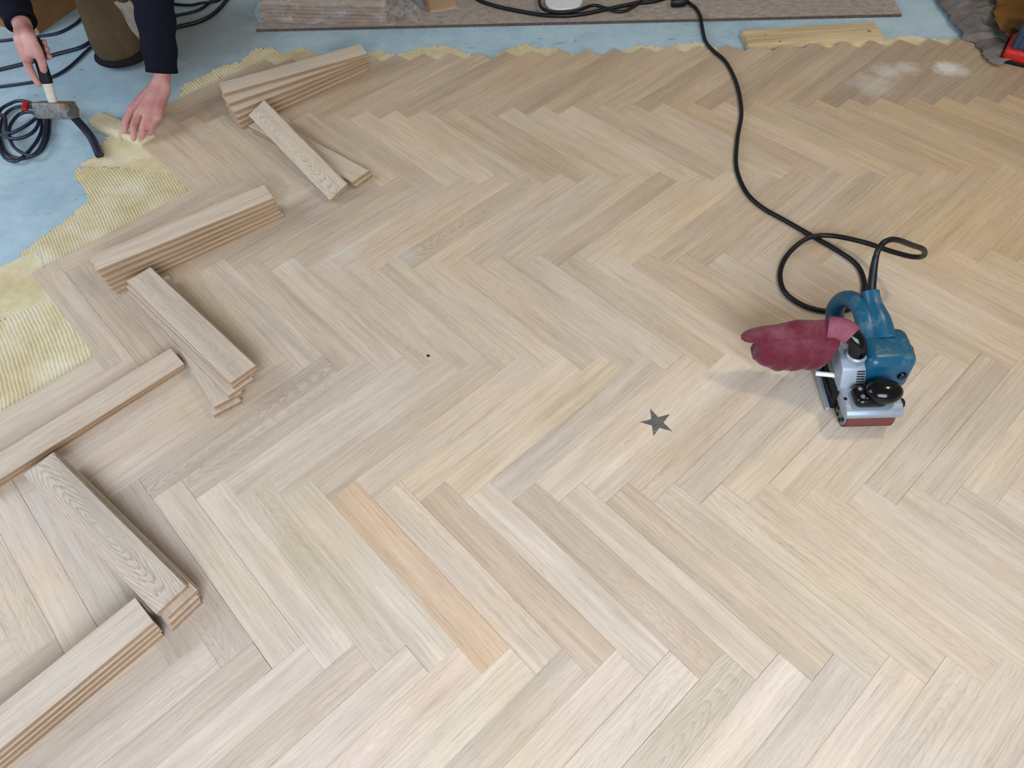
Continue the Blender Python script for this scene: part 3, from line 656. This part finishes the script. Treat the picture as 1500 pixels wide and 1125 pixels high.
def fused(name, bm, voxel, mat, parent=None, smooth_it=4):
    """fuse overlapping limbs into one continuous surface"""
    bmesh.ops.recalc_face_normals(bm, faces=bm.faces)
    me = bpy.data.meshes.new(name+'_raw'); bm.to_mesh(me); bm.free()
    o = bpy.data.objects.new(name+'_raw', me); col.objects.link(o)
    md = o.modifiers.new('r', 'REMESH'); md.mode = 'VOXEL'; md.voxel_size = voxel; md.use_smooth_shade = True
    sm = o.modifiers.new('s', 'SMOOTH'); sm.factor = .5; sm.iterations = smooth_it
    dg = bpy.context.evaluated_depsgraph_get(); dg.update(); me2 = bpy.data.meshes.new_from_object(o.evaluated_get(dg)); me2.name = name
    bpy.data.objects.remove(o); me2.materials.clear()
    return link(name, me2, M[mat], parent, smooth=True)

wL, eL, sL = (-1.316, 2.240, .120), (-1.285, 2.365, .365), (-1.40, 2.51, .62)
wR, eR, sR = (-1.684, 2.228, .302), (-1.82, 2.44, .42), (-1.78, 2.60, .70)
neck = (-1.58, 2.53, .70); pelvis = (-1.73, 2.92, .50); chest = (-1.62, 2.66, .62)
hipL, hipR = (-1.655, 2.84, .46), (-1.80, 3.00, .46)
knL, knR = (-1.640, 2.600, .060), (-1.80, 3.05, .060)
anL, anR = (-1.690, 2.98, .045), (-1.78, 3.42, .045)
bm = bmesh.new()
chain(bm, [pelvis, chest, neck], [.12, .14, .075]); capsule(bm, hipL, hipR, .09, .09); capsule(bm, sL, sR, .07, .07); capsule(bm, chest, sL, .12, .07); capsule(bm, chest, sR, .12, .07)
chain(bm, [sL, eL, wL], [.05, .040, .0275]); chain(bm, [sR, eR, wR], [.05, .040, .0275])
chain(bm, [hipL, knL, anL], [.085, .055, .042]); chain(bm, [hipR, knR, anR], [.085, .055, .042])
# head: cranium, jaw, nose, brows, lips, ears (bowed towards the floor)
hc = Vector((-1.555, 2.395, .775)); hf = Vector((.08, -.80, -.60)).normalized(); hs = Vector((1, .1, 0)).normalized(); hs = (hs-hf*hs.dot(hf)).normalized(); hu = hs.cross(hf)
if hu.z < 0: hu = -hu
H_ = lambda f, s, u: hc+hf*f+hs*s+hu*u
capsule(bm, neck, H_(-.03, 0, -.05), .06, .055); capsule(bm, H_(-.03, 0, .03), H_(.02, 0, .03), .085, .080); capsule(bm, H_(.03, 0, -.055), H_(.05, 0, -.085), .058, .030)
capsule(bm, H_(.092, 0, .015), H_(.112, 0, -.022), .008, .013); capsule(bm, H_(.088, -.035, .028), H_(.088, .035, .028), .010, .010)
capsule(bm, H_(.088, -.018, -.060), H_(.088, .018, -.060), .008, .008); capsule(bm, H_(.086, -.016, -.072), H_(.086, .016, -.072), .008, .008)
for s_ in (-1, 1): capsule(bm, H_(-.01, s_*.088, .02), H_(-.012, s_*.090, -.02), .014, .010)
# left hand pressing on the block
pk = [(-1.410, 2.130, .066), (-1.374, 2.098, .070), (-1.342, 2.088, .068), (-1.312, 2.094, .060)]
pi = [(-1.424, 2.092, .052), (-1.382, 2.054, .054), (-1.350, 2.050, .052), (-1.326, 2.062, .046)]
pt = [(-1.430, 2.070, .027), (-1.386, 2.030, .026), (-1.360, 2.036, .026), (-1.340, 2.056, .025)]
palmb = [(-1.342, 2.205, .098), (-1.332, 2.198, .100), (-1.318, 2.195, .098), (-1.305, 2.195, .094)]
for a, b, c, d, r in zip(palmb, pk, pi, pt, (.0112, .0115, .011, .0098)):
    chain(bm, [wL, a, b], [.024, .019, .0145], 12); chain(bm, [b, c, d], [r+.0015, r, r*.82], 12)
chain(bm, [palmb[0], (-1.392, 2.188, .072), (-1.425, 2.158, .046), (-1.440, 2.132, .026)], [.019, .0165, .0125, .010], 12)
# right hand wrapped round the hammer grip
g0 = hp-hd*.255; side = hx                          # hx points to the hammer's right
upv = Vector((0, 0, 1)); upv = (upv-hd*upv.dot(hd)).normalized()
def gp(t, s, u): return hp-hd*t+side*s+upv*u
chain(bm, [wR, gp(.190, -.014, .034), gp(.145, -.020, .034)], [.027, .026, .021]); chain(bm, [wR, gp(.195, .010, .032), gp(.155, .008, .035)], [.025, .022, .018])
chain(bm, [gp(.150, -.020, .034), gp(.118, -.031, .028), gp(.085, -.030, .020), gp(.060, -.024, .014)], [.0155, .0130, .0118, .0098], 12)      # index laid along the grip
for k_, tt in enumerate((.140, .161, .181)):
    r = (.0118, .0110, .0098)[k_]
    chain(bm, [gp(tt+.015, -.018, .034), gp(tt, -.034, .020), gp(tt-.003, -.034, -.012), gp(tt-.004, -.012, -.031), gp(tt-.002, .016, -.029), gp(tt-.002, .027, -.016)], [r+.004, r+.002, r+.0005, r, r*.9, r*.8], 12)
chain(bm, [gp(.195, .012, .032), gp(.160, .026, .030), gp(.128, .027, .026), gp(.103, .022, .024)], [.019, .0158, .0130, .0108], 12)
person = fused('person', bm, .0032, 'skin', None, 5)
tag(person, 'kneeling worker in black jacket and brown trousers, hammer in one hand', 'person')
# clothing
bm = bmesh.new()
chain(bm, [pelvis, chest, neck], [.15, .175, .095]); capsule(bm, chest, sL, .15, .095); capsule(bm, chest, sR, .15, .095)
def off(a, b, t): a, b = Vector(a), Vector(b); return a+(b-a)*t
chain(bm, [sL, eL], [.082, .066]); chain(bm, [sR, eR], [.082, .064])
jk = fused('jacket', bm, .006, 'jacket', person, 6)
def sleeve(e, w, t1, r0, r1, name='sleeve'):       # open cuff
    e, w = Vector(e), Vector(w); d = (w-e).normalized(); pth, rad = [], []
    for i in range(15):
        f = i/14; pth.append(e.lerp(w, f*t1)); rad.append(r0+(r1-r0)*f+.0035*math.sin(f*19)*(1-f*.3))
    for dd, rr_ in ((0, r1-.004), (-.012, r1-.006), (-.03, r1-.008)): pth.append(e.lerp(w, t1)+d*dd); rad.append(rr_)
    bm = bmesh.new(); sweep(bm, pth, rad, 28); return bm_obj(name, bm, M['jacket'], jk, smooth=True)
sleeve(eL, wL, .96, .066, .050); sleeve(eR, wR, .93, .064, .047)
bm = bmesh.new(); capsule(bm, pelvis, off(pelvis, chest, .25), .155, .15); capsule(bm, hipL, hipR, .12, .12)
chain(bm, [hipL, off(hipL, knL, .5), knL, off(knL, anL, .5), anL], [.120, .116, .092, .072, .066]); chain(bm, [hipR, knR, anR], [.12, .085, .07])
capsule(bm, Vector(knL)+Vector((.02, .03, .12)), Vector(knL)+Vector((.0, .02, .02)), .095, .088)
tr = fused('trousers', bm, .006, 'trousers', person, 6)
# thigh pocket flap hanging open
bm = bmesh.new(); g = []
for i in range(9):
    g.append([bm.verts.new((-1.468+.004*math.sin(i*.9+j)+.040*(j/8-.5)*1.5+.014*i/8-.012*(1-i/8), 2.485+.006*math.sin(j*1.2), .25-.0165*i+.004*math.sin(j*2))) for j in range(9)])
for i in range(8):
    for j in range(8): bm.faces.new((g[i][j], g[i+1][j], g[i+1][j+1], g[i][j+1]))
o = bm_obj('pocket_cloth', bm, M['grey_cloth'], tr, smooth=True); md = o.modifiers.new('t', 'SOLIDIFY'); md.thickness = .006
# knee pads and boots
for kn in (knL, knR):
    bm = ellipsoid((kn[0]+.0, kn[1]+.0, ZS+.028), (.105, .095, .030), 28); bm_obj('knee_pad', bm, M['boot'], person, smooth=True)
for an in (anL, anR):
    bm = bmesh.new(); chain(bm, [an, (an[0]-.005, an[1]+.06, .05), (an[0]-.01, an[1]+.10, .012)], [.058, .052, .03]); capsule(bm, (an[0]-.01, an[1]+.05, .07), (an[0]-.01, an[1]+.14, .028), .045, .038)
    fused('boot', bm, .006, 'boot', person, 4)
bm = bmesh.new(); capsule(bm, H_(-.045, 0, .045), H_(.0, 0, .062), .085, .076); capsule(bm, H_(-.06, 0, -.01), H_(-.06, 0, .02), .07, .075); fused('hair', bm, .006, 'hair', person, 3)

# ------------------------------------------------------------------ belt sander
SO = Vector((.675, .910, 0)); SR = R(2)
sander = empty('belt_sander', SO, SR); tag(sander, 'teal and silver belt sander with maroon dust bag standing on the parquet', 'belt sander')
SMW = Matrix.Translation(SO) @ Matrix.Rotation(SR, 4, 'Z')
def sp_(name, bm, mat, parent=sander, **kw):
    return bm_obj(name, bm, M[mat], parent, **(kw or dict(autosmooth=38)))
# belt loop round two drums
def stadium(y0, y1, r0, r1, z0, n=14):
    P = []
    for i in range(n+1): t = -math.pi/2-math.pi*i/n; P.append((y0+r0*math.cos(t), z0+r0+r0*math.sin(t)))
    for i in range(n+1): t = math.pi/2-math.pi*i/n; P.append((y1+r1*math.cos(t), z0+r1+r1*math.sin(t)))
    return P
sp_('belt', prism(stadium(.030, .205, .030, .028, .0005), -.050, .050), 'abrasive')
fr = sp_('front_roller', moved(lathe([(0, 0), (.024, 0), (.026, .003), (.026, .108), (0, .108)], 28, 'X'), (-.0535, .030, .0305)), 'alu_dark')
for i in range(6):
    t = 2*math.pi*i/6; bm_obj('roller_hole', moved(lathe([(0, 0), (.0052, 0), (.0052, .002), (0, .002)], 12, 'X'), (-.0548, .030+.0155*math.cos(t), .0305+.0155*math.sin(t))), M['matt_black'], fr)
sp_('rear_roller', moved(lathe([(0, 0), (.023, 0), (.0245, .003), (.0245, .104), (0, .104)], 28, 'X'), (-.052, .205, .0285)), 'matt_black')
sp_('belt_frame', rbox(-.052, .052, .050, .200, .012, .052, .003, 1), 'matt_black')
sp_('inner_guard', rbox(-.064, -.052, .058, .215, .008, .070, .004, 2), 'matt_black')
sp_('side_rail', prism([(.052, .006), (.215, .006), (.228, .020), (.228, .030), (.215, .026), (.056, .016)], -.074, -.065, .002), 'alu')
sp_('tension_lever', rbox(-.069, -.063, .075, .165, .030, .040, .002, 1), 'matt_black')
sp_('guard_screw', moved(lathe([(0, 0), (.004, 0), (.004, .003), (0, .003)], 12), (-.056, .036, .0755)), 'matt_black')
# silver front housing over the belt
P = [(.110, .046), (.020, .046), (.004, .050), (-.003, .058), (-.002, .067), (.006, .0745), (.018, .077), (.110, .080)]
sp_('front_housing', prism(P, -.060, .060, .0025, 2), 'alu')
# silver gear case with sloping front and vents
P = [(.060, .050), (.205, .050), (.205, .100), (.185, .128), (.105, .130), (.085, .118), (.062, .078)]
gear = sp_('gear_case', prism(P, -.062, -.008, .004, 3), 'alu')
gear2 = sp_('lower_case', rbox(-.064, -.040, .095, .205, .045, .085, .006), 'alu_dark')
sl = Vector((0, .023, .040)); sl_n = sl.normalized(); nrm = Vector((0, -.866, .5))
for i in range(7):
    c_ = Vector((-.0205, .0655+.0029*i, .0815+.0051*i)); bm = rbox(-.0085, .0085, -.0014, .0014, -.002, .0014, .0004, 1)
    bmesh.ops.rotate(bm, verts=bm.verts, cent=(0, 0, 0), matrix=Matrix.Rotation(R(30), 3, 'X')); moved(bm, c_+Vector((0, -.0012, .0004))); bm_obj('vent_slot', bm, M['matt_black'], gear)
sp_('spout_ring', moved(lathe([(.015, 0), (.0225, 0), (.0225, .012), (.020, .015), (.016, .015)], 28), (-.030, .112, .124)), 'alu')
# dust elbow and bag
bm = bmesh.new(); pth = catmull([(-.030, .112, .128), (-.031, .114, .150), (-.038, .122, .168), (-.052, .136, .176), (-.066, .148, .177)], 6); sweep(bm, pth, [.0185]*len(pth), 20)
sp_('dust_elbow', bm, 'gloss_black')
FA = catmull([(-.062, .150, .173), (-.105, .160, .158), (-.155, .170, .143), (-.205, .179, .130), (-.258, .186, .118)], 8)
def rings_mesh(rings):
    bm = bmesh.new(); V = [[bm.verts.new(p) for p in r] for r in rings]; K = len(V[0])
    for a, b in zip(V, V[1:]):
        for k in range(K): bm.faces.new((a[k], a[(k+1) % K], b[(k+1) % K], b[k]))
    bm.faces.new(V[0][::-1]); bm.faces.new(V[-1]); return bm
e1, e2 = Vector((0, .70, .71)), Vector((0, -.71, .70))
def bag_fold():
    rings = []; n = len(FA)
    for i, c in enumerate(FA):
        f = i/(n-1); ra = .0225+.0065*math.sin(f*math.pi*.8)-.014*max(0, f-.45)/.55; rb = .021-.009*f
        if f > .9: q_ = math.sqrt(max(.02, 1-((f-.9)/.1)**2)); ra *= .3+.7*q_; rb *= .3+.7*q_
        rings.append([c+e1*(ra*math.cos(2*math.pi*k/32)+.0012*math.sin(f*17+k*.4))+e2*(rb*math.sin(2*math.pi*k/32)+.0015*math.sin(f*12+k*.6)) for k in range(32)])
    return rings_mesh(rings)
def bag_belly():
    rings = []; N_ = 26
    for i in range(N_+1):
        f = i/N_; c = FA[int(2+f*(len(FA)-8))]
        pr = min(1, f/.12)**.5*(.35+.65*math.sin(min(1, (1-f)/.42+.02)*math.pi/2)); pr = max(pr, .12)
        h = .020+.034*pr; top = c.z+.006; cz = top-h-.004; cy = c.y-.012; w_ = .012+.020*pr
        rings.append([Vector((c.x+.004*math.sin(math.sin(2*math.pi*k/32)*3), cy+w_*math.cos(2*math.pi*k/32)+.0022*math.sin(f*30+2*math.sin(2*math.pi*k/32)*2), cz+h*math.sin(2*math.pi*k/32))) for k in range(32)])
    return rings_mesh(rings)
bagp = sp_('dust_bag', bag_belly(), 'maroon', smooth=True)
bm_obj('bag_fold', bag_fold(), M['maroon'], bagp, smooth=True)
bm = bmesh.new(); pth = catmull([(-.046, .131, .1745), (-.058, .143, .178), (-.072, .152, .177), (-.090, .158, .174)], 5); sweep(bm, pth, [.0225, .0232, .0235]+[.0238]*(len(pth)-3), 24)
bm_obj('bag_collar', bm, M['pink_cloth'], bagp, smooth=True)
bm = bmesh.new(); sweep(bm, [Vector((-.100, .110, .074)), Vector((-.070, .104, .075)), Vector((-.046, .099, .076))], .0055, 16); bm_obj('bag_clip_rod', bm, M['white_plastic'], bagp, autosmooth=50)
# teal motor housing
bm = bmesh.new(); vs = add_box(bm, -.014, .094, .066, .190, .050, .152)
for v in bm.verts:
    if v.co.z > .1 and v.co.y < .1: v.co.y += .010
    if v.co.x > .05: v.co.y += (.008 if v.co.y < .1 else -.012); v.co.z -= (.006 if v.co.z > .1 else 0)
bmesh.ops.bevel(bm, geom=list(bm.edges), offset=.020, segments=5, profile=.5, affect='EDGES')
motor = sp_('motor_housing', bm, 'teal')
sp_('motor_base', rbox(-.012, .082, .074, .185, .035, .075, .012), 'teal')
sp_('motor_end_cap', ellipsoid((.094, .130, .105), (.010, .024, .026), 24), 'gloss_black', smooth=True)
bm = lathe([(0, 0), (.0105, 0), (.0105, .004), (.008, .006), (0, .006)], 20, 'Y'); bmesh.ops.rotate(bm, verts=bm.verts, cent=(0, 0, 0), matrix=Matrix.Rotation(R(180), 3, 'Z')); sp_('brush_cap', moved(bm, (.068, .078, .100)), 'gloss_black')
# D handle
hpth = catmull([(.006, .150, .128), (.008, .190, .148), (.006, .232, .152), (.000, .270, .138), (-.006, .294, .108), (-.008, .298, .070), (-.004, .272, .044), (.002, .225, .040), (.004, .180, .052)], 6)
bm = bmesh.new(); sweep(bm, hpth, [.025-.004*min(1, i/10) if i < 30 else .021+.004*(i-30)/18 for i in range(len(hpth))], 20, (1.0, .92)); hnd = sp_('rear_handle', bm, 'teal', smooth=True)
bm_obj('trigger', rbox(.000, .012, .205, .232, .118, .142, .004), M['matt_black'], hnd, autosmooth=40)
bm = bmesh.new(); cpth = catmull([(.036, .160, .128), (.034, .190, .148), (.030, .222, .160), (.028, .248, .172), (.0275, .256, .176)], 5)
sweep(bm, cpth, [.034-.0155*min(1, i/12) for i in range(len(cpth))], 22); sp_('cord_socket', bm, 'teal', smooth=False, autosmooth=50)
bm = bmesh.new(); sweep(bm, catmull([(.0278, .250, .172), (.0265, .266, .198), (.0255, .282, .226), (.0265, .294, .246)], 6), [.0105-.0036*i/18 for i in range(19)], 16); slv = sp_('cord_sleeve', bm, 'rubber', smooth=False, autosmooth=50)
# front knob
sp_('knob_base', rbox(-.043, .024, .008, .060, .074, .102, .013, 5), 'gloss_black')
sp_('front_knob', ellipsoid((.016, .034, .104), (.039, .029, .023), 32), 'gloss_black', smooth=True)
for kx, ky in ((-.030, .024), (-.030, .044)): sp_('knob_screw', moved(lathe([(0, 0), (.005, 0), (.004, .002), (0, .002)], 14), (kx, ky, .1015)), 'alu_dark')
sp_('tracking_knob', moved(lathe([(0, 0), (.010, 0), (.011, .002), (.011, .012), (.009, .014), (0, .014)], 20, 'X'), (.059, .034, .058)), 'matt_black')
# power cord (world coordinates)
cord = [(.6912, 1.2030, .240), (.6945, 1.2130, .256), (.706, 1.226, .266), (.726, 1.238, .264), (.752, 1.250, .250), (.797, 1.273, .215), (.850, 1.305, .170), (.870, 1.326, .130), (.863, 1.356, .100), (.838, 1.408, .070), (.793, 1.477, .040), (.726, 1.522, .022), (.667, 1.514, .020), (.611, 1.467, .009),
        (.578, 1.398, .0068), (.578, 1.329, .0068), (.616, 1.282, .0068), (.669, 1.263, .0068), (.725, 1.271, .0068), (.765, 1.310, .0068), (.783, 1.365, .0068), (.779, 1.425, .0068), (.746, 1.475, .0068), (.688, 1.538, .0068), (.628, 1.602, .0068), (.573, 1.661, .0068),
        (.540, 1.731, .0068), (.530, 1.842, .0068), (.552, 1.976, .0068), (.586, 2.120, .0068), (.595, 2.276, .0068), (.579, 2.416, .0068), (.545, 2.496, .0068), (.531, 2.590, -.007), (.531, 2.700, -.006), (.530, 2.744, .0025), (.521, 2.811, .001), (.494, 2.851, .006)]
o = bm_obj('power_cord', tube(cord, .0065, 8, 12), M['rubber'], sander, smooth=True); world_child(o, SMW)
plug = lathe([(0, 0), (.016, 0), (.019, .006), (.019, .045), (.014, .058), (.008, .066), (0, .066)], 20, 'X'); moved(plug, (.43, 2.842, ZB+.0195))
o = bm_obj('plug', plug, M['rubber'], sander, autosmooth=40); world_child(o, SMW)
